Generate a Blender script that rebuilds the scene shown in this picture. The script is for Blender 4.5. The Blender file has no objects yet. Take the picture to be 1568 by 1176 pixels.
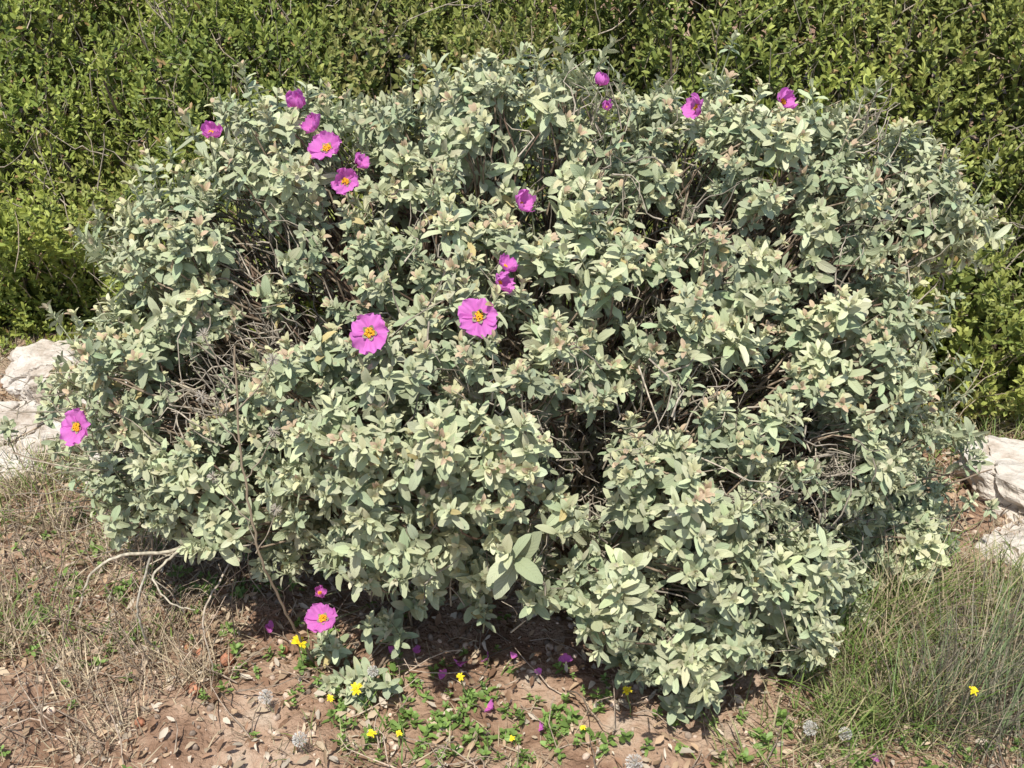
import bpy, bmesh, math, numpy as np
from mathutils import Vector, Matrix
rng = np.random.default_rng(7)
PI = math.pi

# ---------------------------------------------------------------- helpers
def _h(ix, iy, iz, seed):
    n = (ix*374761393 + iy*668265263 + iz*1274126177 + seed*974711) & 0x7fffffff
    n = ((n ^ (n >> 13))*1274126177) & 0x7fffffff
    n = n ^ (n >> 16)
    return (n & 0xffff)/65535.0
def vn(p, f, seed=0):
    p = np.asarray(p, float)*f + 1000.0
    i = np.floor(p).astype(np.int64); t = p-i; t = t*t*(3-2*t)
    r = 0
    for a in (0, 1):
        for b in (0, 1):
            for c in (0, 1):
                w = (t[:, 0] if a else 1-t[:, 0])*(t[:, 1] if b else 1-t[:, 1])*(t[:, 2] if c else 1-t[:, 2])
                r = r + w*_h(i[:, 0]+a, i[:, 1]+b, i[:, 2]+c, seed)
    return r*2-1
def fbm(p, f, seed=0, o=3):
    r = 0; a = 1.0
    for k in range(o):
        r = r + a*vn(p, f*2**k, seed+k*17); a *= .5
    return r
def nrm(v):
    return v/np.maximum(np.linalg.norm(v, axis=-1, keepdims=True), 1e-9)
def basis(a):
    ref = np.where(np.abs(a[..., 2:3]) < .9, np.array([0, 0, 1.0]), np.array([1.0, 0, 0]))
    u = nrm(np.cross(ref, a)); v = np.cross(a, u)
    return u, v
def rand_dir(n):
    return nrm(rng.normal(size=(n, 3)))

class Acc:
    def __init__(s): s.v = []; s.q = []; s.c = []; s.st = []; s.n = 0
    def add(s, v, q, c, st):
        s.v.append(v); s.q.append(q+s.n); s.c.append(c); s.st.append(st); s.n += len(v)
def mesh_obj(name, acc, mat, parent=None, smooth=True):
    v = np.concatenate(acc.v); q = np.concatenate(acc.q); c = np.concatenate(acc.c); st = np.concatenate(acc.st)
    me = bpy.data.meshes.new(name)
    me.vertices.add(len(v)); me.vertices.foreach_set("co", v.astype(np.float32).ravel())
    me.loops.add(q.size); me.loops.foreach_set("vertex_index", q.astype(np.int32).ravel())
    me.polygons.add(len(q)); me.polygons.foreach_set("loop_start", (np.arange(len(q))*4).astype(np.int32))
    me.update(calc_edges=True)
    me.polygons.foreach_set("use_smooth", np.full(len(q), smooth))
    a = me.attributes.new("lc", 'FLOAT_COLOR', 'POINT')
    a.data.foreach_set("color", np.concatenate([np.clip(c, 0, 1), np.ones((len(c), 1))], 1).astype(np.float32).ravel())
    a = me.attributes.new("st", 'FLOAT_VECTOR', 'POINT')
    a.data.foreach_set("vector", st.astype(np.float32).ravel())
    me.materials.append(mat)
    ob = bpy.data.objects.new(name, me); bpy.context.collection.objects.link(ob)
    if parent: ob.parent = parent
    return ob

S_CIS = ([0, .10, .32, .65, .88, 1], [.20, .62, 1, .96, .60, .10])
S_SML = ([0, .3, .72, 1], [.15, .95, .9, .12])
S_GRS = ([0, .35, .7, 1], [1, .9, .6, .05])
S_LIT = ([0, .3, .7, 1], [.2, 1, .8, .1])
def leaves(acc, o, d, n, L, W, k, fold, col, shape, wav=0.0):
    N = len(o); s = np.array(shape[0]); w = np.array(shape[1]); R = len(s)
    d = nrm(d); n = nrm(n - d*np.sum(n*d, -1, keepdims=True)); sd = np.cross(d, n)
    L = np.broadcast_to(L, N); W = np.broadcast_to(W, N); k = np.broadcast_to(k, N)
    kk = np.where(np.abs(k) < 1e-3, 1e-3, k)[:, None]
    al = np.sin(kk*s)/kk*L[:, None]; dr = -(1-np.cos(kk*s))/kk*L[:, None]
    side = .5*W[:, None]*w[None, :]
    V = np.zeros((N, R, 3, 3))
    for ci, t in enumerate((-1, 0, 1)):
        up = dr + (abs(t)*fold*side)
        if wav and t: up = up + rng.normal(size=(N, R))*wav*side
        V[:, :, ci] = o[:, None]+al[..., None]*d[:, None]+up[..., None]*n[:, None]+(t*side)[..., None]*sd[:, None]
    idx = np.arange(R*3).reshape(R, 3)
    q = np.stack([idx[:-1, :-1], idx[:-1, 1:], idx[1:, 1:], idx[1:, :-1]], -1).reshape(-1, 4)
    Q = (q[None]+(np.arange(N)*R*3)[:, None, None]).reshape(-1, 4)
    C = np.repeat(np.asarray(col)*np.ones((N, 1)), R*3, 0)
    ST = np.zeros((R, 3, 3)); ST[..., 0] = np.array([-1, 0, 1.0])[None]; ST[..., 1] = s[:, None]
    ST = np.tile(ST.reshape(-1, 3), (N, 1)); ST[:, 2] = np.repeat(rng.random(N), R*3)
    acc.add(V.reshape(-1, 3), Q, C, ST)
def tubes(acc, P, Rd, col, S=5):
    M, K, _ = P.shape
    T = np.gradient(P, axis=1); T = nrm(T); u, v = basis(T)
    a = np.arange(S)/S*2*PI
    V = P[:, :, None]+Rd[:, :, None, None]*(np.cos(a)[:, None]*u[:, :, None]+np.sin(a)[:, None]*v[:, :, None])
    idx = np.arange(K*S).reshape(K, S); nx = np.roll(idx, -1, 1)
    q = np.stack([idx[:-1], nx[:-1], nx[1:], idx[1:]], -1).reshape(-1, 4)
    Q = (q[None]+(np.arange(M)*K*S)[:, None, None]).reshape(-1, 4)
    C = np.repeat(np.asarray(col)*np.ones((M, 1)), K*S, 0)
    ST = np.zeros((M*K*S, 3)); ST[:, 2] = np.repeat(rng.random(M), K*S)
    acc.add(V.reshape(-1, 3), Q, C, ST)
def paths(A, B, K=7, wob=.05, sag=0.0):
    M = len(A); t = np.linspace(0, 1, K)[None, :, None]
    P = A[:, None]*(1-t)+B[:, None]*t
    ln = np.linalg.norm(B-A, axis=1)[:, None, None]
    n1 = rng.normal(size=(M, 1, 3)); n2 = rng.normal(size=(M, 1, 3)); n3 = rng.normal(size=(M, K, 3))
    P = P+ln*wob*(np.sin(PI*t)*n1+.6*np.sin(2*PI*t)*n2+.22*n3*np.sin(PI*t))
    P[..., 2] -= (sag*ln*np.sin(PI*t))[..., 0]
    return P
def blobs(acc, c, r, col, axis=None, el=1.0):
    S = 6; lat = np.linspace(-PI/2, PI/2, 5); a = np.arange(S)/S*2*PI
    U = np.stack([np.cos(lat)[:, None]*np.cos(a), np.cos(lat)[:, None]*np.sin(a), el*np.sin(lat)[:, None]*np.ones(S)], -1)
    N = len(c); r = np.broadcast_to(r, N)
    if axis is None: axis = np.tile([0, 0, 1.0], (N, 1))
    u, v = basis(axis)
    V = c[:, None, None]+r[:, None, None, None]*(U[None, ..., 0:1]*u[:, None, None]+U[None, ..., 1:2]*v[:, None, None]+U[None, ..., 2:3]*axis[:, None, None])
    K = 5; idx = np.arange(K*S).reshape(K, S); nx = np.roll(idx, -1, 1)
    q = np.stack([idx[:-1], nx[:-1], nx[1:], idx[1:]], -1).reshape(-1, 4)
    Q = (q[None]+(np.arange(N)*K*S)[:, None, None]).reshape(-1, 4)
    C = np.repeat(np.asarray(col)*np.ones((N, 1)), K*S, 0)
    ST = np.zeros((N*K*S, 3)); ST[:, 2] = np.repeat(rng.random(N), K*S)
    acc.add(V.reshape(-1, 3), Q, C, ST)
def poisson(p, r, maxn=10**9):
    keep = []; g = {}
    rr = np.broadcast_to(r, len(p)); cs = float(np.max(rr))
    for i in range(len(p)):
        x, y, z = p[i]; k = (int(x//cs), int(y//cs), int(z//cs)); ok = True
        for a in (-1, 0, 1):
            for b in (-1, 0, 1):
                for c in (-1, 0, 1):
                    for j in g.get((k[0]+a, k[1]+b, k[2]+c), ()):
                        q = p[j]
                        if (q[0]-x)**2+(q[1]-y)**2+(q[2]-z)**2 < rr[i]**2: ok = False; break
                    if not ok: break
                if not ok: break
            if not ok: break
        if ok:
            g.setdefault(k, []).append(i); keep.append(i)
            if len(keep) >= maxn: break
    return np.array(keep)
def kmeans(p, K, it=5):
    c = p[rng.choice(len(p), K, replace=False)].copy()
    for _ in range(it):
        d = ((p[:, None]-c[None])**2).sum(-1); a = d.argmin(1)
        for j in range(K):
            m = a == j
            if m.any(): c[j] = p[m].mean(0)
    return c, a

# ---------------------------------------------------------------- materials
def leaf_mat(name, transl=.25, rough=.7, vein=.0, noise_amt=.25, back=None, spec=.3, nscale=60):
    m = bpy.data.materials.new(name); m.use_nodes = True; nt = m.node_tree; N = nt.nodes; Lk = nt.links
    for n in list(N): N.remove(n)
    out = N.new('ShaderNodeOutputMaterial')
    at = N.new('ShaderNodeAttribute'); at.attribute_name = 'lc'
    col = at.outputs['Color']
    if noise_amt:
        tc = N.new('ShaderNodeTexCoord')
        nz = N.new('ShaderNodeTexNoise'); nz.inputs['Scale'].default_value = nscale; nz.inputs['Detail'].default_value = 1
        Lk.new(tc.outputs['Object'], nz.inputs['Vector'])
        mr = N.new('ShaderNodeMapRange'); mr.inputs[1].default_value = .3; mr.inputs[2].default_value = .7
        mr.inputs[3].default_value = 1-noise_amt; mr.inputs[4].default_value = 1+noise_amt
        Lk.new(nz.outputs['Fac'], mr.inputs[0])
        mul = N.new('ShaderNodeVectorMath'); mul.operation = 'SCALE'
        Lk.new(col, mul.inputs[0]); Lk.new(mr.outputs[0], mul.inputs['Scale'])
        col = mul.outputs[0]
    bs = N.new('ShaderNodeBsdfPrincipled'); bs.inputs['Roughness'].default_value = rough
    bs.inputs['Specular IOR Level'].default_value = spec
    if back:
        geo = N.new('ShaderNodeNewGeometry'); mx = N.new('ShaderNodeMix'); mx.data_type = 'RGBA'
        mx.inputs[7].default_value = (*back, 1)
        mm = N.new('ShaderNodeMath'); mm.operation = 'MULTIPLY'; mm.inputs[1].default_value = .5
        Lk.new(geo.outputs['Backfacing'], mm.inputs[0]); Lk.new(mm.outputs[0], mx.inputs[0])
        Lk.new(col, mx.inputs[6]); col = mx.outputs[2]
    Lk.new(col, bs.inputs['Base Color'])
    if vein:
        st = N.new('ShaderNodeAttribute'); st.attribute_name = 'st'
        sp = N.new('ShaderNodeSeparateXYZ'); Lk.new(st.outputs['Vector'], sp.inputs[0])
        ab = N.new('ShaderNodeMath'); ab.operation = 'ABSOLUTE'; Lk.new(sp.outputs[0], ab.inputs[0])
        m1 = N.new('ShaderNodeMath'); m1.operation = 'MULTIPLY_ADD'; m1.inputs[1].default_value = -.3
        Lk.new(ab.outputs[0], m1.inputs[0]); Lk.new(sp.outputs[1], m1.inputs[2])
        m2 = N.new('ShaderNodeMath'); m2.operation = 'MULTIPLY'; m2.inputs[1].default_value = 55; Lk.new(m1.outputs[0], m2.inputs[0])
        m3 = N.new('ShaderNodeMath'); m3.operation = 'SINE'; Lk.new(m2.outputs[0], m3.inputs[0])
        m4 = N.new('ShaderNodeMath'); m4.operation = 'MULTIPLY'; m4.inputs[1].default_value = .3; Lk.new(m3.outputs[0], m4.inputs[0])
        m5 = N.new('ShaderNodeMath'); m5.operation = 'SMOOTH_MIN'; m5.inputs[1].default_value = .12; m5.inputs[2].default_value = .05
        Lk.new(ab.outputs[0], m5.inputs[0])
        m6 = N.new('ShaderNodeMath'); m6.operation = 'MULTIPLY_ADD'; m6.inputs[1].default_value = 10
        Lk.new(m5.outputs[0], m6.inputs[0]); Lk.new(m4.outputs[0], m6.inputs[2])
        bp = N.new('ShaderNodeBump'); bp.inputs['Strength'].default_value = vein; bp.inputs['Distance'].default_value = .001
        Lk.new(m6.outputs[0], bp.inputs['Height']); Lk.new(bp.outputs[0], bs.inputs['Normal'])
    if transl:
        tr = N.new('ShaderNodeBsdfTranslucent'); Lk.new(col, tr.inputs['Color'])
        ms = N.new('ShaderNodeMixShader'); ms.inputs[0].default_value = transl
        Lk.new(bs.outputs[0], ms.inputs[1]); Lk.new(tr.outputs[0], ms.inputs[2]); Lk.new(ms.outputs[0], out.inputs[0])
    else: Lk.new(bs.outputs[0], out.inputs[0])
    return m
def noise_mat(name, cols, scale, rough=.9, bump=.4, bscale=None, dist=.01, detail=8):
    m = bpy.data.materials.new(name); m.use_nodes = True; nt = m.node_tree; N = nt.nodes; Lk = nt.links
    bs = N['Principled BSDF']; bs.inputs['Roughness'].default_value = rough; bs.inputs['Specular IOR Level'].default_value = .2
    tc = N.new('ShaderNodeTexCoord'); nz = N.new('ShaderNodeTexNoise'); nz.inputs['Scale'].default_value = scale
    nz.inputs['Detail'].default_value = detail; nz.inputs['Roughness'].default_value = .65
    Lk.new(tc.outputs['Object'], nz.inputs['Vector'])
    cr = N.new('ShaderNodeValToRGB'); Lk.new(nz.outputs['Fac'], cr.inputs[0])
    e = cr.color_ramp.elements
    for i, (p, c) in enumerate(cols):
        if i < 2: el = e[i]; el.position = p
        else: el = e.new(p)
        el.color = (*c, 1)
    Lk.new(cr.outputs[0], bs.inputs['Base Color'])
    n2 = N.new('ShaderNodeTexNoise'); n2.inputs['Scale'].default_value = bscale or scale*6; n2.inputs['Detail'].default_value = 8
    Lk.new(tc.outputs['Object'], n2.inputs['Vector'])
    bp = N.new('ShaderNodeBump'); bp.inputs['Strength'].default_value = bump; bp.inputs['Distance'].default_value = dist
    Lk.new(n2.outputs['Fac'], bp.inputs['Height']); Lk.new(bp.outputs[0], bs.inputs['Normal'])
    return m

M_CIS = leaf_mat("rockrose_leaf", .16, .8, .5, 0, back=(.60, .62, .46), spec=.25)
M_BARK = leaf_mat("bark", 0, .9, 0, .35, nscale=120)
M_GRN = leaf_mat("green_leaf", .28, .5, .0, 0, spec=.4)
M_DRY = leaf_mat("dry_plant", .12, .8, 0, 0)
M_PET = leaf_mat("petal", .35, .7, .0, 0)
M_YEL = leaf_mat("yellow_flower", .1, .6, 0, 0)

# ---------------------------------------------------------------- terrain
def gz(x, y):
    p = np.stack([x, y, 0*x], -1)
    near = .035*vn(p, 2.2, 3)+.014*vn(p, 9, 5)+.006*vn(p, 30, 8)+.003*vn(p, 70, 9)
    rise = np.where(y > 1.0, .14*(np.minimum(y, 40)-1.0), 0)
    return near + rise + np.where(np.hypot(x, y) > 6, 1, 0)*0.25*vn(p, .25, 9)
def gzz(x, y): return float(gz(np.array([x]), np.array([y]))[0])
def axis_coords(lo, hi, step, far):
    c = np.arange(lo, hi+step/2, step)
    g = [step]; 
    while sum(g) < far: g.append(g[-1]*1.18)
    g = np.cumsum(g)
    return np.concatenate([(lo-g)[::-1], c, hi+g])
gx = axis_coords(-1.5, 1.6, .008, 300); gy = axis_coords(-.7, .7, .008, 300)
X, Y = np.meshgrid(gx, gy); xf, yf_ = X.ravel(), Y.ravel()
Z = gz(xf, yf_)
acc = Acc(); nx_, ny_ = len(gx), len(gy)
idx = np.arange(nx_*ny_).reshape(ny_, nx_)
Q = np.stack([idx[:-1, :-1], idx[:-1, 1:], idx[1:, 1:], idx[1:, :-1]], -1).reshape(-1, 4)
acc.add(np.stack([xf, yf_, Z], -1), Q, np.ones((len(xf), 3)), np.zeros((len(xf), 3)))
M_SOIL = noise_mat("soil", [(.30, (.12, .07, .045)), (.42, (.29, .18, .12)), (.55, (.45, .31, .22)), (.7, (.56, .46, .36))], 6, .95, 1.0, 90, .014)
mesh_obj("ground", acc, M_SOIL)

# ---------------------------------------------------------------- rockrose shrub
LOBES = np.array([
 [0.0, .08, .46, .60, .40, .38],
 [-.40, .12, .74, .18, .22, .22], [-.22, .2, .75, .16, .2, .2], [-.05, .17, .85, .13, .18, .17], [.09, .15, .84, .10, .16, .17],
 [.25, .2, .755, .15, .22, .20], [.41, .14, .76, .15, .22, .20],
 [.58, .14, .73, .17, .24, .21], [.75, .16, .72, .14, .2, .15],
 [.62, .02, .60, .15, .19, .13], [.30, .05, .68, .22, .2, .15],
 [-.56, .06, .63, .17, .24, .19], [-.64, .0, .48, .18, .24, .20], [-.46, -.08, .36, .25, .25, .19], [-.68, -.07, .28, .14, .17, .12],
 [-.10, -.18, .46, .36, .28, .25], [-.12, -.25, .30, .24, .18, .15], [.07, -.30, .30, .16, .14, .14],
 [.56, .0, .42, .23, .28, .26], [.25, -.22, .36, .28, .25, .24],
 [.40, -.26, .2, .20, .2, .2], [.30, -.33, .14, .13, .12, .11], [.55, -.13, .15, .13, .14, .12],
 [.78, .04, .13, .13, .14, .10]])
def lobe_f(p):
    return np.min(np.linalg.norm((p[:, None]-LOBES[None, :, :3])/LOBES[None, :, 3:], axis=-1), axis=1)
gaps = np.array([(-.410,-.150,.629,.065),(.077,-.326,.634,.045),(-.082,-.376,.638,.04),(.035,-.407,.571,.035),(.318,-.292,.581,.045),
 (.402,-.408,.447,.055),(.047,-.42,.382,.035),(.194,-.02,.848,.035),(-.417,-.08,.80,.04),(-.492,-.2,.58,.05),(-.024,-.42,.468,.025),
 (.211,-.43,.544,.03),(.60,-.08,.742,.03),(-.15,-.15,.825,.025),(-.56,-.23,.51,.045),(-.085,-.25,.754,.025),(.372,-.12,.769,.025),
 (.502,-.25,.51,.035),(-.227,-.38,.513,.03),(.57,-.25,.407,.06),(.17,.12,.98,.03),(.67,.1,.93,.03),(.62,-.2,.28,.05)])
FLW = [((-.215,-.325,.700),.034,(-.1,-.85,.5),.12),((-.051,-.306,.718),.033,(.05,-.8,.6),.12),((-.306,-.034,.899),.031,(-.2,-.6,.75),.3),((-.328,-.0,.925),.024,(-.5,-.2,.6),.8),
 ((-.276,-.060,.852),.026,(.1,-.7,.3),.5),((-.257,-.03,.872),.018,(.6,-.4,.5),.7),((-.364,.03,.955),.024,(.2,-.5,.8),.9),((-.505,.0,.915),.022,(.3,-.5,.7),.8),((.012,-.115,.830),.025,(.7,-.4,.6),.8),
 ((-.022,-.249,.748),.026,(.8,-.4,.4),.7),((-.012,-.23,.768),.02,(.6,-.3,.8),.8),((.32,.07,.94),.026,(-.7,-.5,.5),.7),((.463,.07,.95),.026,(.6,-.5,.5),.7),
 ((.15,.07,.98),.018,(.2,-.2,.9),1.1),((.162,.05,.945),.014,(0,-.5,.6),1.1),((-.707,-.279,.509),.031,(-.35,-.8,.4),.2),((-.321,-.36,.178),.030,(-.1,-.55,.8),.25),((-.34,-.28,.17),.016,(.3,-.4,.8),.9)]
flp = np.array([f[0] for f in FLW])

cand = []; cn = []
for L in LOBES:
    area = (L[3]*L[4]+L[3]*L[5]+L[4]*L[5])*4.2
    n = int(area*4000)
    d = rand_dir(n); p = L[:3]+d*L[3:]; nn = nrm(d/L[3:])
    f = lobe_f(p); m = f > .955
    cand.append(p[m]); cn.append(nn[m])
C = np.concatenate(cand); Cn = np.concatenate(cn)
o = rng.permutation(len(C)); C, Cn = C[o], Cn[o]
C = C+Cn*(.05*vn(C, 5, 21)+.055*vn(C, 11, 4)-.012)[:, None]
m = (C[:, 2] > .05) & ((Cn[:, 2] > -.35) | (rng.random(len(C)) < .25))
C, Cn = C[m], Cn[m]
k = poisson(C, .068); C, Cn = C[k], Cn[k]
C = C+Cn*(np.maximum(rng.normal(size=len(C)), -.6)*.021)[:, None]
gd = ((np.linalg.norm(C[:, None]-gaps[None, :, :3], axis=-1)/gaps[None, :, 3])).min(1)
pinch = gd < 1.0
C[pinch] -= Cn[pinch]*.08
m = (~pinch) | (rng.random(len(C)) < .55)
m &= (vn(C, 7, 77) > -.6) | (rng.random(len(C)) < .4)
C, Cn = C[m], Cn[m]
def expand(C, Cn, k, rad, jit):
    M = len(C); ii = np.repeat(np.arange(M), k); u, v = basis(nrm(Cn+np.array([0, 0, .4])))
    N = len(ii); a = rng.random(N)*2*PI; r = rad*np.sqrt(rng.random(N))
    off = (np.cos(a)*r)[:, None]*u[ii]+(np.sin(a)*r)[:, None]*v[ii]
    p = C[ii]+off+Cn[ii]*(rng.normal(size=N)*jit-.5*r*r/rad)[:, None]
    nn = nrm(Cn[ii]+off/rad*.55)
    return p, nn, ii
P, Nn, cid = expand(C, Cn, 8, .041, .013)
k = poisson(P, .0158); P, Nn, cid = P[k], Nn[k], cid[k]
sel = rng.random(len(P)) < .36
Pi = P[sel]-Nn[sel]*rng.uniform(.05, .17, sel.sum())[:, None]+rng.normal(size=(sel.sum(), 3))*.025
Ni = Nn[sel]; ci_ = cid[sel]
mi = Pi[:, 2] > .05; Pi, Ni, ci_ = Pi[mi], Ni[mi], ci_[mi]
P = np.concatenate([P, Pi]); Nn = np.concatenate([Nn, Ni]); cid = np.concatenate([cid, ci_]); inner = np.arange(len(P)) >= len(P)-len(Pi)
crand = np.clip(rng.normal(size=len(C)), -1.8, 1.8)
dd = np.linalg.norm(P[:, None]-flp[None], axis=-1).min(1)
m = (dd > .036) & (P[:, 2] > .035)
P, Nn, inner, cid = P[m], Nn[m], inner[m], cid[m]
ssize = 1+.14*crand[cid]
ex = []
for (x, y, z, k_, s_) in [(-.33,-.30,.075,6,1.1),(-.25,-.38,.06,6,1.15),(-.20,-.31,.11,5,1.1),(.18,-.37,.09,4,1.2),(.33,-.41,.06,3,1.05),(-.30,-.37,.04,4,1.),(-.014,-.46,.41,1,1.7),(.11,-.45,.30,2,1.45),(.30,-.42,.05,3,1),(-.16,-.26,.16,4,1.1),(-.06,-.30,.17,4,1.1),
                        (-.90,.05,.40,3,.85),(-.96,.12,.33,2,.85),(-.88,.02,.28,3,.8),(-.83,.0,.36,2,.9),(-.99,.05,.28,2,.8),(.93,.02,.17,2,.9),(.96,.05,.24,1,.9)]:
    for _ in range(k_): ex.append([x+rng.normal()*.018, y+rng.normal()*.015, z+rng.normal()*.01, s_])
ex = np.array(ex)
P = np.concatenate([P, ex[:, :3]]); Nn = np.concatenate([Nn, nrm(np.array([0, -.5, .6])+rng.normal(size=(len(ex), 3))*.35)])
cid = np.concatenate([cid, rng.integers(0, len(C), len(ex))]); inner = np.concatenate([inner, np.zeros(len(ex), bool)]); ssize = np.concatenate([ssize, ex[:, 3]])
A = nrm(Nn*.8+np.array([0, -.05, .5])+rng.normal(size=P.shape)*.22)
stray = (~inner) & (rng.random(len(P)) < np.where((P[:, 2] > .75) | (np.abs(P[:, 0]) > .6), .14, .04)) & (P[:, 2] > .2) & (np.linalg.norm(P[:, None]-flp[None], axis=-1).min(1) > .08)
P0 = P.copy()
P[stray] += nrm(A[stray]+np.array([0, 0, .4]))*rng.uniform(.025, .07, stray.sum())[:, None]

def sprigs(acc, P, A, pairs, L0, W0, stem, ang0, ang1, colf, shape, k=.5, fold=.25, tipscale=.45, wav=.0, base_drop=.0, scl=None):
    u, v = basis(A); M = len(P); az0 = rng.random(M)*2*PI
    sc = rng.uniform(.75, 1.2, M)
    if scl is not None: sc = sc*scl
    for p in range(pairs):
        f = p/(pairs-1)
        for h in (0, 1):
            a = az0+p*PI/2+h*PI+rng.normal(size=M)*.25
            rad = np.cos(a)[:, None]*u+np.sin(a)[:, None]*v
            el = np.radians(ang0+(ang1-ang0)*f+rng.normal(size=M)*13)
            d = np.cos(el)[:, None]*A+np.sin(el)[:, None]*rad
            n = np.sin(el)[:, None]*A-np.cos(el)[:, None]*rad+rng.normal(size=(M, 3))*.22
            d = d+np.array([0, 0, -base_drop*(1-f)])
            L = L0*(1+(tipscale-1)*f**1.5)*rng.uniform(.75, 1.2, M)*sc
            W = W0*(1+(tipscale-1)*f**1.5)*rng.uniform(.8, 1.2, M)*sc
            o = P-A*(stem*(1-f)*sc)[:, None]
            keep = rng.random(M) > .08
            leaves(acc, o[keep], d[keep], n[keep], L[keep], W[keep], (k+rng.normal(size=M)*.35)[keep], fold, colf(f, M)[keep], shape, wav)

shrub = bpy.data.objects.new("rockrose_shrub", None); bpy.context.collection.objects.link(shrub)
clump = vn(P, 4, 50)*.7+crand[cid]*.5
def cis_col(f, M):
    base = np.array([.41, .475, .30]); young = np.array([.67, .69, .45])
    t = np.clip(f*.95+rng.normal(size=M)*.15+.18*crand[cid], 0, 1)[:, None]
    c = base*(1-t)+young*t
    c = c*(1+.09*clump[:, None])*rng.uniform(.80, 1.12, M)[:, None]
    c = c*(1+rng.normal(size=(M, 3))*.03)
    yel = rng.random(M) < (.016*(1-f))
    c[yel] = np.array([.62, .52, .25])*rng.uniform(.7, 1.1, yel.sum())[:, None]
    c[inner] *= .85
    return c
acc = Acc()
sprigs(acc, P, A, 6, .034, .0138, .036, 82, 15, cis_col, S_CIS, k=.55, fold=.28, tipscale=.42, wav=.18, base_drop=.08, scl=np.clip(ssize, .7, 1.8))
bm_ = (~inner) & (P[:, 2] > .45) & (rng.random(len(P)) < .42)
bp_ = P[bm_]; ba = A[bm_]
for i in range(6):
    M = len(bp_); u, v = basis(ba); a = rng.random(M)*2*PI; el = rng.uniform(.1, .8, M)
    rad = np.cos(a)[:, None]*u+np.sin(a)[:, None]*v
    d = np.cos(el)[:, None]*ba+np.sin(el)[:, None]*rad
    n = np.sin(el)[:, None]*ba-np.cos(el)[:, None]*rad
    col = np.where(rng.random((M, 1)) < .42, np.array([[.60, .46, .32]]), np.array([[.65, .64, .38]]))*rng.uniform(.85, 1.15, (M, 1))
    leaves(acc, bp_+ba*.006+rad*.003, d, n, rng.uniform(.012, .018, M), .008, .8, .5, col, S_CIS, .1)
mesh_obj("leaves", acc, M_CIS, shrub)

acc = Acc()
tips = P0-A*.04
c1, a1 = kmeans(tips, 170); base = np.array([.03, .08, 0.0])
n1 = base+(c1-base)*np.array([.72, .72, .74])
c2, a2 = kmeans(n1, 22); n2 = base+(c2-base)*.5; n2[:, 2] *= .85
roots = base+rng.normal(size=(22, 3))*np.array([.07, .05, 0])
bc = lambda M: np.where(rng.random((M, 1)) < .5, np.array([[.30, .235, .17]]), np.array([[.16, .11, .08]]))*rng.uniform(.8, 1.3, (M, 1))
tsel = rng.random(len(tips)) < .42
pa = paths(n1[a1][tsel], tips[tsel], 7, .09); M = len(pa)
tubes(acc, pa, np.linspace(.0026, .0015, 7)[None]*np.ones((M, 1)), bc(M), 4)
pa = paths(P0-A*.055, P, 3, .0); tubes(acc, pa, np.full((len(P), 3), .0014), np.array([.3, .32, .2]), 4)
pa = paths(n2[a2], n1, 9, .09); tubes(acc, pa, np.linspace(.0055, .0028, 9)[None]*np.ones((len(pa), 1)), bc(len(pa)), 6)
pa = paths(roots, n2, 10, .08); tubes(acc, pa, np.linspace(.013, .006, 10)[None]*np.ones((len(pa), 1)), bc(len(pa)), 8)
Lw = rng.choice(len(LOBES), 2100, p=(lambda w: w/w.sum())(LOBES[:, 3]*LOBES[:, 4]*LOBES[:, 5]+.004))
q = LOBES[Lw, :3]+rand_dir(2100)*LOBES[Lw, 3:]*rng.uniform(.4, .97, (2100, 1))
gi = rng.choice(len(gaps), 460, p=gaps[:, 3]**2/np.sum(gaps[:, 3]**2))
qg = gaps[gi, :3]+rng.normal(size=(460, 3))*gaps[gi, 3:4]*.6+np.array([0, .045, 0])
q = np.concatenate([q, qg]); NT = len(q)
q[:, 2] = np.maximum(q[:, 2], .05)
dr = nrm(q-base+rng.normal(size=q.shape)*.4)
pa = paths(q-dr*rng.uniform(.05, .14, (NT, 1)), q, 6, .13)
pa[..., 2] = np.maximum(pa[..., 2], .01)
gc = np.array([[.40, .35, .28]])*rng.uniform(.45, 1.25, (NT, 1))
tubes(acc, pa, np.linspace(.0018, .0006, 6)[None]*np.ones((NT, 1)), gc, 4)
def poly(acc, pts, r0, r1, col, S=5, K=24):
    pts = np.array(pts, float); t = np.linspace(0, len(pts)-1, K)
    p = np.stack([np.interp(t, np.arange(len(pts)), pts[:, i]) for i in range(3)], -1)
    for _ in range(3): p[1:-1] = (p[:-2]+2*p[1:-1]+p[2:])/4
    p[1:-1] += rng.normal(size=p[1:-1].shape)*.0012
    tubes(acc, p[None], np.linspace(r0, r1, K)[None], np.array([col]), S)
poly(acc, [(-.5, -.1, .26), (-.58, -.27, .25), (-.66, -.31, .28), (-.72, -.32, .25), (-.745, -.33, .18)], .0040, .002, (.50, .45, .35))
poly(acc, [(-.58, -.27, .255), (-.62, -.32, .235), (-.58, -.35, .20), (-.54, -.35, .19)], .0026, .001, (.50, .45, .35))
poly(acc, [(-.62, -.29, .265), (-.66, -.30, .16), (-.665, -.28, .07), (-.65, -.24, .0)], .0024, .002, (.55, .51, .42))
poly(acc, [(-.50, -.2, .20), (-.55, -.30, .14), (-.53, -.34, .05), (-.52, -.32, .0)], .0020, .0014, (.45, .38, .30))
for (x, y, z) in [(-.33,-.30,.06),(-.25,-.38,.045),(-.20,-.31,.09),(.18,-.37,.07),(.33,-.41,.04)]:
    poly(acc, [(x*.7, -.1, .02), (x*.9, y*.7, .03), (x, y, z)], .004, .002, (.25, .19, .14), 5, 10)
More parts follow.
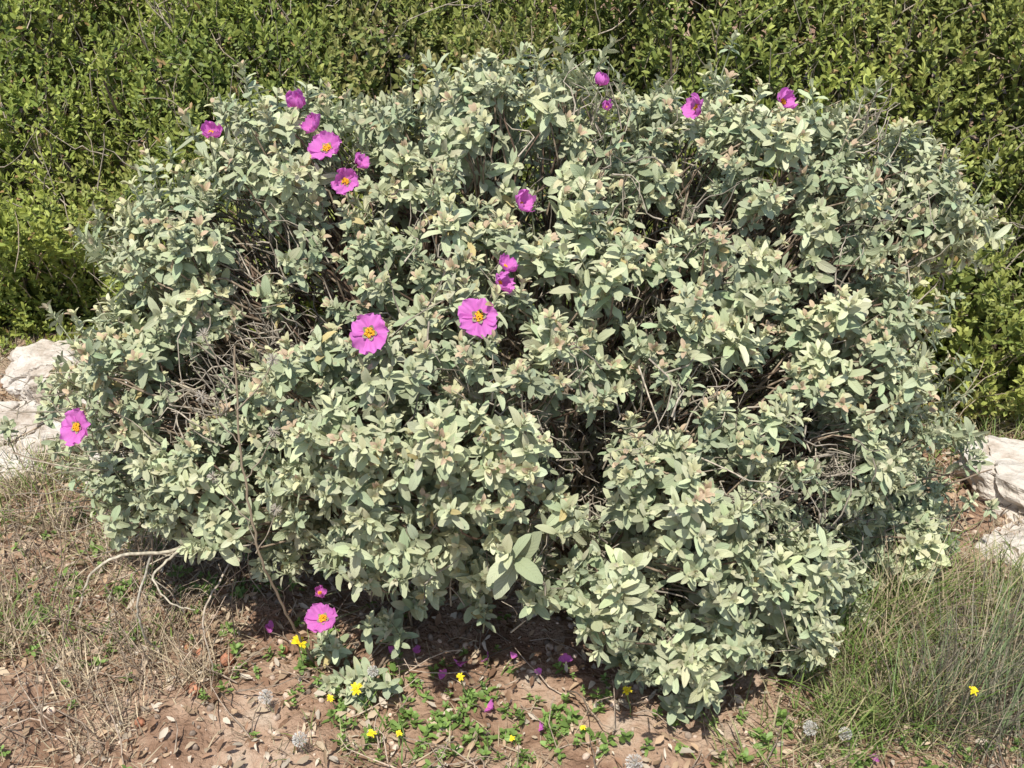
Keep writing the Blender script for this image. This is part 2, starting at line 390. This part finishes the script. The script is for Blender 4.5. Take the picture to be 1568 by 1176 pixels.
for (x, y, z) in [(-.90,.05,.38),(-.96,.12,.31),(-.88,.02,.26),(-.83,.0,.34),(-.99,.05,.26),(.93,.02,.15),(.96,.05,.22)]:
    poly(acc, [(x*.72, .05, z-.10), (x*.88, y, z-.05), (x, y, z)], .003, .0015, (.25, .19, .14), 5, 10)
NS = 80; a0 = np.stack([rng.uniform(-.72, -.5, NS), rng.uniform(-.15, .1, NS), rng.uniform(.12, .5, NS)], -1)
b0 = a0+np.stack([-rng.uniform(.08, .26, NS), rng.normal(size=NS)*.05-.03, rng.uniform(-.06, .13, NS)], -1)
b0[:, 2] = np.maximum(b0[:, 2], .04)
tubes(acc, paths(a0, b0, 7, .09), np.linspace(.0020, .0007, 7)[None]*np.ones((NS, 1)), np.array([[.40, .35, .27]])*rng.uniform(.6, 1.3, (NS, 1)), 4)
mesh_obj("branches", acc, M_BARK, shrub)

# ---- flowers
def flower(acc, accy, c, nrmv, r, cup=.25, petals=5, spin=0., tint=1.0):
    c = np.asarray(c, float); w = nrm(np.asarray(nrmv, float)); u, v = basis(w[None]); u, v = u[0], v[0]
    R, C = 9, 11; s = np.linspace(0, 1, R); t = np.linspace(-1, 1, C)
    for k in range(petals):
        a = spin+k*2*PI/5+rng.normal()*.07; rd = math.cos(a)*u+math.sin(a)*v; sd = np.cross(w, rd)
        rk = r*rng.uniform(.9, 1.1)
        wid = rk*.62*np.interp(s, [0, .15, .45, .75, .92, 1], [.10, .38, .82, 1.0, .88, .55])*rng.uniform(.88, 1.08)
        S, T = np.meshgrid(s, t, indexing='ij')
        ph = rng.random()*6
        edge = 1-.10*T**2+.06*np.sin(5*T+ph)+.035*np.sin(11*T+2*ph)
        wr = rk*(.08*np.sin(8*T+ph+3*S)+.07*np.sin(5*S+4*T+ph*2))*S+rng.normal(size=S.shape)*rk*.028*S
        rr = rk*S*np.where(S > .5, edge, 1)
        ck = cup+rng.normal()*.18
        el = ck*S
        V = c+(rr*np.cos(el))[..., None]*rd+(T*wid[:, None])[..., None]*sd+(rr*np.sin(el)+wr+(k % 2)*.0016+.14*rk*T**2*S)[..., None]*w
        idx = np.arange(R*C).reshape(R, C)
        q = np.stack([idx[:-1, :-1], idx[:-1, 1:], idx[1:, 1:], idx[1:, :-1]], -1).reshape(-1, 4)
        base = np.array([.66, .15, .54])*tint; tip = np.array([.78, .24, .70])*tint; yel = np.array([.75, .55, .12])
        f = S.ravel()[:, None]; col = base*(1-f)+tip*f
        col = np.where(f < .12, yel, col)
        col *= (1+.08*np.sin(14*T.ravel()+ph))[:, None]
        ST = np.stack([T.ravel(), S.ravel(), 0*S.ravel()], -1)
        acc.add(V.reshape(-1, 3), q, col, ST)
    if accy is not None:
        n = 70; rad = np.sqrt(rng.random(n))*r*.24; an = rng.random(n)*2*PI
        hh = r*.22*(1-(rad/(r*.3))**2*.5)*rng.uniform(.7, 1.1, n)
        tp = c+(rad*np.cos(an))[:, None]*u+(rad*np.sin(an))[:, None]*v+hh[:, None]*w
        blobs(accy, tp, r*.04, np.array([.95, .50, .03])*rng.uniform(.8, 1.1, (n, 1)))
        bs_ = c+(tp-c)*.15; tubes(accy, np.stack([bs_, tp], 1), np.full((n, 2), r*.01), np.array([.85, .6, .08]), 3)
sa = Acc()
for i, (c, r, n, cup) in enumerate(FLW):
    a1_, a2_ = Acc(), Acc(); flower(a1_, a2_, c, n, r*.95, cup, spin=rng.random()*2)
    mesh_obj("flower_petals_%d" % (i+1), a1_, M_PET, shrub); mesh_obj("flower_stamens_%d" % (i+1), a2_, M_YEL, shrub)
    c = np.array(c); w_ = nrm(np.array(n)); e_ = c-w_*.02+np.array([0, .03, -.07])
    if c[2] < .3: e_ = np.array([c[0]+.05, c[1]+.16, max(c[2]-.1, .03)])
    poly(sa, [e_, c-w_*.025, c], .0014, .0012, (.34, .36, .22), 5, 8)
    uu, vv = basis(w_[None]); an = (np.arange(5)*2*PI/5)[:, None]
    dd_ = np.cos(an)*uu+np.sin(an)*vv+w_*.5
    leaves(sa, np.tile(c-w_*.003, (5, 1)), dd_, np.tile(w_, (5, 1)), r*.45, r*.28, -.3, .3, np.array([[.40, .40, .25]]), S_CIS)
mesh_obj("flower_stems", sa, M_CIS, shrub)

# ---------------------------------------------------------------- background evergreen thicket
def front(x): return np.interp(x, [-2.5, -1.3, -.6, 0, .8, 1.3, 3], [1.1, 1.0, .85, .75, .6, .55, .5])
def thick(x, y):
    p = np.stack([x, y, 0*x], -1)
    d = y-front(x)
    ramp = 1-np.exp(-np.maximum(d, 0)/.42)
    return ramp*(1.0+.22*vn(p, 1.6, 31)+.24*vn(p, 3.4, 32))+.34*np.maximum(d, 0)
n = 130000
x = rng.uniform(-2.1, 2.3, n); y = front(x)+rng.random(n)**1.4*2.0
z = thick(x, y)
e = .02
nn = nrm(np.stack([-(thick(x+e, y)-z)/e, -(thick(x, y+e)-z)/e, np.ones(n)], -1))
Pb = np.stack([x, y, z], -1)
ns = 12000; xs = rng.uniform(-2.1, 2.3, ns); zs = rng.uniform(.04, .5, ns)
Ps = np.stack([xs, front(xs)+.03+.10*vn(np.stack([xs, zs, 0*xs], -1), 5, 5), zs], -1)
Pb = np.concatenate([Pb, Ps]); nn = np.concatenate([nn, np.tile([0, -1.0, .3], (ns, 1))])
bumpv = vn(Pb, 3.6, 61)*.6+vn(Pb, 8, 62)*.5
Pb = Pb+nn*(.14*bumpv+.03*vn(Pb, 19, 63))[:, None]
o = rng.permutation(len(Pb)); Pb, nn, bumpv = Pb[o], nn[o], bumpv[o]
gap = .7*bumpv+.55*vn(Pb, 10, 89)
m = (gap > -.42) | (rng.random(len(Pb)) < .12); Pb, nn, bumpv = Pb[m], nn[m], bumpv[m]
farm = (Pb[:, 1] > 2.1) | (np.abs(Pb[:, 0]-.1) > 1.55)
sp = np.where(farm, .08, .030)
k = poisson(Pb, sp); Pb, nn, farm, bumpv = Pb[k], nn[k], farm[k], bumpv[k]
nb0 = len(Pb); scb = np.where(farm, 2.3, rng.uniform(.75, 1.3, nb0))
lay = [Pb]; ln = [nn]; ls = [scb]; dk = [1+.15*bumpv]  # dk paints light and dark into leaf colour: mounds lighter, hollows and interior darker
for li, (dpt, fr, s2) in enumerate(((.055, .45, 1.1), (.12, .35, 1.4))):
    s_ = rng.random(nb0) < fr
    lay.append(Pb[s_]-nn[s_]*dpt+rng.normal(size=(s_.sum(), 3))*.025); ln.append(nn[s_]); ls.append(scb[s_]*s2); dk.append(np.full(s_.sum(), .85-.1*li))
nv = 8000; xv = rng.uniform(-2.1, 2.3, nv); yv = front(xv)+.05+rng.random(nv)*2.3; tz = thick(xv, yv)
zv = tz*rng.uniform(.25, .85, nv)+gz(xv, yv)*.3; zv = np.minimum(zv, tz-.17); mv = zv > .04
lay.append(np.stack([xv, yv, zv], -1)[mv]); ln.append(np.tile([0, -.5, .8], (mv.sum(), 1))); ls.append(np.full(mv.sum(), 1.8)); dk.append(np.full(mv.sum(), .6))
Pb = np.concatenate(lay); nn = np.concatenate(ln); scb = np.concatenate(ls); dk = np.concatenate(dk)
Pb[:, 2] = np.maximum(Pb[:, 2], .04)
Ab = nrm(nn*.5+np.array([0, -.12, .8])+rng.normal(size=Pb.shape)*.28)
hue = vn(Pb, 1.3, 70); hu2 = vn(Pb, 6, 71); hu3 = vn(Pb, 2.4, 74)
stress = np.clip(vn(Pb, 2.6, 93)*1.6-.45+.2*(Pb[:, 0] > .8), 0, .7)
def bg_col(f, M):
    old = np.array([.16, .235, .05]); yng = np.array([.50, .56, .135]); ol = np.array([.44, .43, .16])
    t = np.clip(.2+f*.7+.35*hu2+.35*hu3+rng.normal(size=M)*.15, 0, 1)[:, None]
    c = old*(1-t)+yng*t
    o_ = np.clip(.2+.5*hue+.25*(Pb[:, 0] > .9), 0, .65)[:, None]*(.4+.6*f)
    c = c*(1-o_)+ol*o_
    st_ = (stress*f)[:, None]; c = c*(1-st_)+np.array([.50, .40, .21])*st_
    dead = rng.random(M) < .015
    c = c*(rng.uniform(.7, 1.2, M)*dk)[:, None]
    c[dead] = np.array([.45, .30, .14])
    return c
thicket = bpy.data.objects.new("evergreen_thicket", None); bpy.context.collection.objects.link(thicket)
acc = Acc()
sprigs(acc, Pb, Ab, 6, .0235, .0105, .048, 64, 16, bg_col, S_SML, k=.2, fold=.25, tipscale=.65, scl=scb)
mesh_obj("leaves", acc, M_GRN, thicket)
acc = Acc()
r1 = rng.random(len(Pb)) < .22; tw = Pb[r1]; ta = Ab[r1]
pa = paths(tw-ta*.14+rng.normal(size=tw.shape)*.03, tw-ta*.01+rng.normal(size=tw.shape)*.008, 5, .06); pa[..., 2] = np.maximum(pa[..., 2], .01)
tubes(acc, pa, np.linspace(.0020, .0009, 5)[None]*np.ones((len(tw), 1)), np.array([[.42, .35, .26]])*rng.uniform(.4, 1.4, (len(tw), 1)), 4)
nt_ = 200; bx = rng.uniform(-2.2, 2.4, nt_); by = front(bx)+.15+rng.random(nt_)*1.8
tb = np.stack([bx, by, gz(bx, by)], -1); tt = np.stack([bx+rng.normal(size=nt_)*.2, by-.05+rng.normal(size=nt_)*.1, thick(bx, by)*.78], -1)
tubes(acc, paths(tb, tt, 9, .06), np.linspace(.009, .003, 9)[None]*np.ones((nt_, 1)), np.array([[.15, .11, .08]])*rng.uniform(.6, 1.2, (nt_, 1)), 6)
nt_ = 380; bx = rng.uniform(-1.6, 1.8, nt_); by = front(bx)+.12+rng.random(nt_)*.9
tb = np.stack([bx, by, thick(bx, by)*.85], -1); tt = tb+np.stack([rng.normal(size=nt_)*.09, -.05+rng.normal(size=nt_)*.07, rng.uniform(.08, .22, nt_)], -1)
tubes(acc, paths(tb, tt, 8, .08), np.linspace(.0022, .0008, 8)[None]*np.ones((nt_, 1)), np.array([[.47, .40, .32]])*rng.uniform(.5, 1.1, (nt_, 1)), 4)
mesh_obj("branches", acc, M_BARK, thicket)

# ---------------------------------------------------------------- rocks
M_ROCK = noise_mat("limestone", [(.30, (.30, .23, .17)), (.40, (.50, .43, .36)), (.50, (.65, .59, .52)), (.75, (.74, .69, .63))], 9, .9, .9, 30, .02)
def rock(name, c, size, seed, rot=0):
    r_ = np.random.default_rng(seed)
    bm = bmesh.new(); bmesh.ops.create_icosphere(bm, subdivisions=6, radius=1)
    p = np.array([v.co[:] for v in bm.verts]); q = p*1.35
    pl = nrm(r_.normal(size=(13, 3))); pl = np.concatenate([pl, [[0, 0, 1.0], [.15, .1, 1]]]); h = np.concatenate([r_.uniform(.75, 1.05, 13), [.78, .82]])
    for a_, h_ in zip(nrm(pl), h):
        dq = q@a_; ex_ = np.maximum(dq-h_, 0); q = q-ex_[:, None]*a_*.95
    q = q*(1+.08*fbm(q+seed, 3, seed+3, 4)+.02*vn(q, 14, seed))[:, None]
    cr_ = np.abs(vn(q+seed, 2.2, seed+7)); q = q*(1-.16*np.exp(-(cr_/.05)**2))[:, None]
    q *= np.array(size); cr, sr = math.cos(rot), math.sin(rot)
    q = np.stack([q[:, 0]*cr-q[:, 1]*sr, q[:, 0]*sr+q[:, 1]*cr, q[:, 2]], -1)+np.array(c)
    for i, v in enumerate(bm.verts): v.co = q[i]
    me = bpy.data.meshes.new(name); bm.to_mesh(me); bm.free(); me.materials.append(M_ROCK)
    ob = bpy.data.objects.new(name, me); bpy.context.collection.objects.link(ob); return ob
for (c, s, sd, ro) in [((-1.22, .84, .0), (.13, .10, .10), 3, .2), ((-1.03, .72, .0), (.08, .08, .07), 5, .5), ((-1.30, .60, .0), (.12, .09, .06), 9, .1), ((-1.10, .54, -.01), (.10, .07, .055), 21, .7), ((-1.20, .42, -.01), (.07, .05, .04), 23, .3), ((-.95, .42, -.01), (.06, .05, .045), 41, .3), ((-1.42, .44, -.01), (.08, .06, .04), 43, .3),
    ((1.24, .24, .0), (.24, .20, .13), 11, -.3), ((1.10, .00, -.01), (.14, .13, .10), 14, .4), ((1.20, -.17, -.01), (.15, .10, .08), 17, .9), ((1.5, .05, 0), (.2, .22, .1), 19, .2), ((1.02, -.10, -.01), (.07, .05, .05), 29, .2)]:
    rock("limestone_rock", c, s, sd, ro)
def scatter(n, x0, x1, y0, y1):
    x = rng.uniform(x0, x1, n); y = rng.uniform(y0, y1, n); return x, y
acc = Acc(); NP = 6500; x, y = scatter(NP, -1.5, 1.6, -.75, 1.0); r = .0015+.008*rng.random(NP)**4
blobs(acc, np.stack([x, y, gz(x, y)+r*.3], -1), r, np.array([[.54, .42, .33]])*rng.uniform(.35, 1.4, (NP, 1)), nrm(rng.normal(size=(NP, 3))), .65)
mesh_obj("pebbles", acc, M_BARK)
acc = Acc(); N = 15000; x, y = scatter(N, -1.5, 1.6, -.75, 1.0)
g = gz(x, y); d = nrm(np.stack([rng.normal(size=N), rng.normal(size=N), rng.normal(size=N)*.25], -1)); n_ = nrm(np.stack([rng.normal(size=N)*.5, rng.normal(size=N)*.5, np.ones(N)], -1))
L = rng.uniform(.006, .028, N)
pal = np.array([[.52, .37, .24], [.60, .48, .34], [.36, .22, .14], [.27, .16, .10], [.70, .61, .49]])
leaves(acc, np.stack([x, y, g+.004+.01*rng.random(N)], -1), d, n_, L, L*rng.uniform(.22, .5, N), rng.normal(size=N)*1.0, .4, pal[rng.choice(5, N)]*rng.uniform(.6, 1.1, (N, 1)), S_LIT, .3)
mesh_obj("leaf_litter", acc, M_DRY)
def tuft(acc, cx, cy, rad, n, h, cols, wd=.003, lean=(0, 0), spread=.45, kk=.8):
    x = cx+rng.normal(size=n)*rad; y = cy+rng.normal(size=n)*rad*.8
    d = nrm(np.stack([rng.normal(size=n)*spread+lean[0]+(x-cx)*2, rng.normal(size=n)*spread+lean[1]+(y-cy)*2, np.ones(n)], -1))
    nn_ = -np.stack([d[:, 0], d[:, 1], 0*d[:, 0]], -1)+np.array([0, 0, .5])
    cols = np.array(cols)
    leaves(acc, np.stack([x, y, gz(x, y)], -1), d, nn_, h*rng.uniform(.5, 1.15, n), wd*rng.uniform(.6, 1.2, n), kk*rng.uniform(.2, 1.6, n), .3, cols[rng.choice(len(cols), n)]*rng.uniform(.7, 1.2, (n, 1)), S_GRS)
acc = Acc(); N = 66000; x, y = scatter(N, -1.6, 1.7, -.75, 1.1)
dens = vn(np.stack([x, y, 0*x], -1), 3, 40)+.6*vn(np.stack([x, y, 0*x], -1), 9, 41)
soil_spot = np.exp(-(((x+.45)/.24)**2+((y+.40)/.12)**2))
m = rng.random(N) < np.clip(.45+dens*.8-soil_spot*.9-.4*((np.abs(x) < .5) & (y > -.35))+.28*(x < -.55)+.2*(x > .5), .04, 1); x, y = x[m], y[m]; N = len(x)
d = nrm(np.stack([rng.normal(size=N), rng.normal(size=N), rng.uniform(.0, 1.3, N)], -1))
pal = np.array([[.66, .55, .38], [.54, .44, .30], [.46, .37, .26], [.32, .24, .17]])
leaves(acc, np.stack([x, y, gz(x, y)], -1), d, np.array([0, 0, 1.0])+rng.normal(size=(N, 3))*.4, rng.uniform(.012, .065, N), rng.uniform(.0012, .0028, N), rng.normal(size=N)*.9+.5, .3, pal[rng.choice(4, N)]*rng.uniform(.6, 1.1, (N, 1)), S_GRS)
for _ in range(80):
    cx, cy = rng.uniform(-1.35, -.55), rng.uniform(-.5, .5)
    if _ > 48: cx, cy = rng.uniform(.5, 1.3), rng.uniform(-.6, .5)
    tuft(acc, cx, cy, .03, 45, rng.uniform(.06, .13), pal, .0022, (0, 0), .5, .7)
for cx, cy, h in [(.62, -.30, .24), (.74, -.2, .26), (.86, -.28, .24), (.98, -.16, .2), (.70, -.42, .2), (1.08, -.3, .2)]:
    tuft(acc, cx, cy, .05, 80, h, pal, .0018, (.05, -.05), .32, .6)
mesh_obj("dry_grass", acc, M_DRY)
acc = Acc(); N = 1200; x, y = scatter(N, -1.5, 1.6, -.7, .9)
a = np.stack([x, y, gz(x, y)+.006], -1); an = rng.random(N)*6.28; ln_ = rng.uniform(.03, .16, N)
b = a+np.stack([np.cos(an)*ln_, np.sin(an)*ln_, rng.uniform(-.0, .06, N)], -1)
tubes(acc, paths(a, b, 6, .08), np.linspace(.0017, .0007, 6)[None]*np.ones((N, 1)), np.array([[.33, .26, .2]])*rng.uniform(.4, 1.6, (N, 1)), 4)
N = 100; x = rng.uniform(-1.15, -.45, N); y = rng.uniform(-.52, .2, N); a = np.stack([x, y, gz(x, y)], -1)
b = a+np.stack([rng.normal(size=N)*.06, rng.normal(size=N)*.03, rng.uniform(.07, .25, N)], -1)
pz = paths(a, b, 7, .06); tubes(acc, pz, np.linspace(.0015, .0007, 7)[None]*np.ones((N, 1)), np.array([[.40, .31, .23]])*rng.uniform(.4, 1.3, (N, 1)), 4)
for j in (3, 4, 5):
    s0 = pz[:, j]; tubes(acc, paths(s0, s0+np.stack([rng.normal(size=N)*.03, rng.normal(size=N)*.02, rng.uniform(.01, .05, N)], -1), 4, .06), np.full((N, 4), .0006), np.array([[.42, .34, .26]])*rng.uniform(.5, 1.2, (N, 1)), 3)
mesh_obj("fallen_twigs", acc, M_BARK)
acc = Acc()
G = [[.17, .27, .06], [.24, .33, .09], [.33, .36, .14], [.50, .43, .26]]
for cx, cy, rr, n, h in [(.62, -.25, .06, 260, .22), (.72, -.14, .07, 300, .22), (.56, -.44, .05, 160, .14), (.68, -.38, .05, 180, .18), (.85, -.2, .08, 200, .2), (-.95, -.2, .08, 160, .08), (-.8, .1, .08, 120, .08), (1.15, .52, .14, 400, .12), (.95, .5, .1, 260, .1), (-1.2, .25, .12, 260, .10), (-1.1, .40, .08, 140, .10), (-1.35, .38, .08, 140, .10), (-.95, .32, .06, 120, .10), (.45, -.5, .06, 100, .08), (-.2, -.5, .1, 80, .06), (-1.0, .5, .1, 60, .08), (.98, -.1, .06, 140, .13), (1.1, -.25, .08, 160, .13), (-1.1, -.1, .1, 120, .07), (-.7, -.2, .06, 70, .06)]:
    tuft(acc, cx, cy, rr, n, h, G)
mesh_obj("grass", acc, M_GRN)
acc = Acc(); GG = [[.26, .24, .18], [.17, .15, .12], [.36, .33, .24], [.18, .24, .12], [.24, .32, .15]]
tuft(acc, .78, -.40, .06, 420, .19, GG, .0024, (.05, 0), .3, .3)
tuft(acc, .93, -.30, .06, 340, .19, GG, .0024, (.15, 0), .32, .3)
tuft(acc, 1.04, -.18, .06, 200, .14, GG, .0024, (.1, 0), .32, .3)
tuft(acc, .93, -.52, .07, 240, .13, GG, .0024, (.1, 0), .32, .3)
mesh_obj("wiry_dwarf_shrub", acc, M_DRY)
acc = Acc(); pts = []
for cx, cy, rr, n in [(-.1, -.43, .12, 60), (.08, -.44, .10, 46), (-.62, -.05, .08, 22), (-.3, -.3, .10, 34), (.85, -.45, .15, 40), (-.8, -.1, .15, 24), (0, -.3, .5, 80), (.6, -.5, .12, 50), (-1.0, -.1, .2, 34), (0, -.45, .9, 150), (1.1, .5, .15, 50), (-1.0, .2, .2, 40)]:
    pts.append(np.stack([cx+rng.normal(size=n)*rr, cy+rng.normal(size=n)*rr*.5], -1))
pts = np.concatenate(pts); pw = np.stack([pts[:, 0], pts[:, 1], gz(pts[:, 0], pts[:, 1])+.018], -1)
wc = lambda f, M: np.array([[.22, .34, .09]])*rng.uniform(.7, 1.4, (M, 1))
sprigs(acc, pw, nrm(np.array([0, 0, 1.0])+rng.normal(size=pw.shape)*.25), 4, .020, .010, .018, 80, 35, wc, S_CIS, .4, .2, .6, .25, scl=rng.uniform(.4, 1.2, len(pw)))
mesh_obj("weeds", acc, M_GRN)

def yellow(x, y, r, h=.04):
    acc = Acc(); g = gzz(x, y); c = np.array([x, y, g+h]); w = nrm(np.array([rng.normal()*.2, -.35, 1.0])); u, v = basis(w[None]); u, v = u[0], v[0]
    n = 26; a = rng.random(n)*2*PI; lay = rng.integers(0, 3, n); rd = np.cos(a)[:, None]*u+np.sin(a)[:, None]*v
    d = rd+w*(.15+.35*lay[:, None])
    leaves(acc, np.tile(c, (n, 1)), d, np.tile(w, (n, 1)), r*(1-.22*lay), r*.34, .3, .2, np.array([[.88, .72, .03]])*rng.uniform(.85, 1.1, (n, 1)), S_SML)
    blobs(acc, (c+w*r*.1)[None], r*.25, np.array([.8, .55, .03]))
    tubes(acc, paths(np.array([[x+.01, y+.01, g]]), c[None], 5, .05), np.full((1, 5), .0011), np.array([.2, .3, .1]))
    mesh_obj("yellow_wildflower", acc, M_YEL)
for a_ in [(-.374, -.33, .015, .08), (-.265, -.42, .013, .07), (-.09, -.38, .009, .07), (.195, -.42, .010, .07), (.773, -.44, .010, .12), (-.2355, -.47, .009, .03), (-.31, -.42, .008, .04), (-.19, -.47, .007, .03), (.0, -.47, .006, .03), (.12, -.46, .006, .03)]: yellow(*a_)
acc = Acc()
for x, y in [(-.183, -.266), (-.119, -.317), (.098, -.297), (.19, -.30), (.046, -.44), (-.044, -.395), (-.05, -.27), (.0, -.29), (-.1, -.28), (-.22, -.28), (.6, -.5), (-.45, -.2), (1.05, .5), (.15, -.28), (.05, -.33)]:
    w = nrm(np.array([rng.normal()*.4, -.4+rng.normal()*.2, 1.0])); flower(acc, None, np.array([x, y, gzz(x, y)+.02]), w, rng.uniform(.011, .019), .9, petals=rng.integers(1, 3), spin=rng.random()*6)
mesh_obj("fallen_petals", acc, M_PET)
def gall(x, y, r):
    acc = Acc(); g = gzz(x, y); K, S = 9, 14; lat = np.linspace(-PI/2, PI/2, K); a = np.arange(S)/S*2*PI
    U = np.stack([np.cos(lat)[:, None]*np.cos(a), np.cos(lat)[:, None]*np.sin(a), np.sin(lat)[:, None]*np.ones(S)*.92], -1).reshape(-1, 3)
    U = U*(1+.06*vn(U, 2.5, 3)+.03*vn(U, 7, 4))[:, None]
    idx = np.arange(K*S).reshape(K, S); nx = np.roll(idx, -1, 1)
    q = np.stack([idx[:-1], nx[:-1], nx[1:], idx[1:]], -1).reshape(-1, 4)
    acc.add(U*r+np.array([x, y, g+r*.9]), q, np.tile([.44, .20, .12], (len(U), 1)), np.zeros((len(U), 3)))
    poly(acc, [(x, y, g+r*1.7), (x+r*.2, y, g+r*2.1), (x+r*.6, y, g+r*2.3)], .001, .0007, (.2, .14, .09), 4, 6)
    mesh_obj("oak_gall", acc, M_BARK)
for a_ in [(-.556, -.373, .0125), (-.518, -.288, .013), (-.60, -.25, .009), (-.57, -.27, .009), (-.636, -.437, .009), (-.42, -.26, .009)]: gall(*a_)
def clock(x, y, h, r):
    acc = Acc(); g = gzz(x, y); c = np.array([x, y, g+h]); n = 90; d = rand_dir(n); tp = c+d*r
    tubes(acc, np.stack([np.tile(c, (n, 1)), tp], 1), np.full((n, 2), .00026), np.array([.70, .67, .62]), 3)
    m_ = 3; dd_ = np.repeat(d, m_, 0)+rng.normal(size=(n*m_, 3))*.5
    tubes(acc, np.stack([np.repeat(tp, m_, 0), np.repeat(tp, m_, 0)+nrm(dd_)*r*.3], 1), np.full((n*m_, 2), .00034), np.array([.82, .80, .76]), 3)
    blobs(acc, c[None], r*.25, np.array([.45, .38, .28]))
    poly(acc, [(x+.01, y+.005, g), (x, y, g+h*.5), tuple(c)], .0012, .0009, (.35, .36, .2), 4, 8)
    mesh_obj("seed_clock", acc, M_DRY)
for a_ in [(-.42, -.42, .04, .010), (.496, -.48, .05, .010), (.558, -.475, .04, .009), (.20, -.53, .03, .012), (-.345, -.52, .04, .010), (-.24, -.38, .08, .008)]: clock(*a_)
acc = Acc()
poly(acc, [(-.36, -.28, 0), (-.375, -.35, .15), (-.40, -.42, .35), (-.41, -.42, .55), (-.40, -.41, .72)], .0028, .0015, (.38, .31, .22), 5, 40)
for zz, dx in [(.42, -.05), (.5, .05), (.56, -.05), (.62, .06), (.66, -.035), (.36, .04)]:
    poly(acc, [(-.405, -.42, zz), (-.405+dx*.5, -.42, zz+.03), (-.405+dx, -.42, zz+.08)], .0012, .0007, (.40, .34, .26), 4, 8)
    c = np.array([-.405+dx, -.42, zz+.083]); n = 40; d = rand_dir(n); tubes(acc, np.stack([np.tile(c, (n, 1)), c+d*.010], 1), np.full((n, 2), .0006), np.array([.55, .5, .42]), 3)
mesh_obj("dry_flower_stalk", acc, M_DRY)

# ---------------------------------------------------------------- camera, light, world
PITCH = math.radians(28); HF = math.radians(48)
cam = bpy.data.cameras.new("camera"); co = bpy.data.objects.new("camera", cam); bpy.context.collection.objects.link(co)
co.location = (0, -1.9, 1.45); co.rotation_euler = (PI/2-PITCH, 0, 0); cam.sensor_width = 36; cam.lens = 18/math.tan(HF/2); cam.clip_end = 1000; cam.clip_start = .02
bpy.context.scene.camera = co
to_sun = Vector((-.12, -.48, 1.0)).normalized()
sl = bpy.data.lights.new("sun", 'SUN'); sl.energy = 4.9; sl.angle = math.radians(.5); sl.color = (1, .95, .85)
so = bpy.data.objects.new("sun", sl); so.rotation_euler = to_sun.to_track_quat('Z', 'Y').to_euler(); so.location = (-1, -3, 6); bpy.context.collection.objects.link(so)
w = bpy.data.worlds.new("World"); bpy.context.scene.world = w; w.use_nodes = True; nt = w.node_tree
sk = nt.nodes.new('ShaderNodeTexSky'); sk.sky_type = 'NISHITA'; sk.sun_disc = False
sk.sun_elevation = math.asin(to_sun.z); sk.sun_rotation = math.atan2(to_sun.x, to_sun.y)
nt.links.new(sk.outputs[0], nt.nodes['Background'].inputs[0]); nt.nodes['Background'].inputs[1].default_value = .13
bpy.context.scene.view_settings.view_transform = 'Standard'; bpy.context.scene.view_settings.look = 'None'; bpy.context.scene.view_settings.exposure = 0
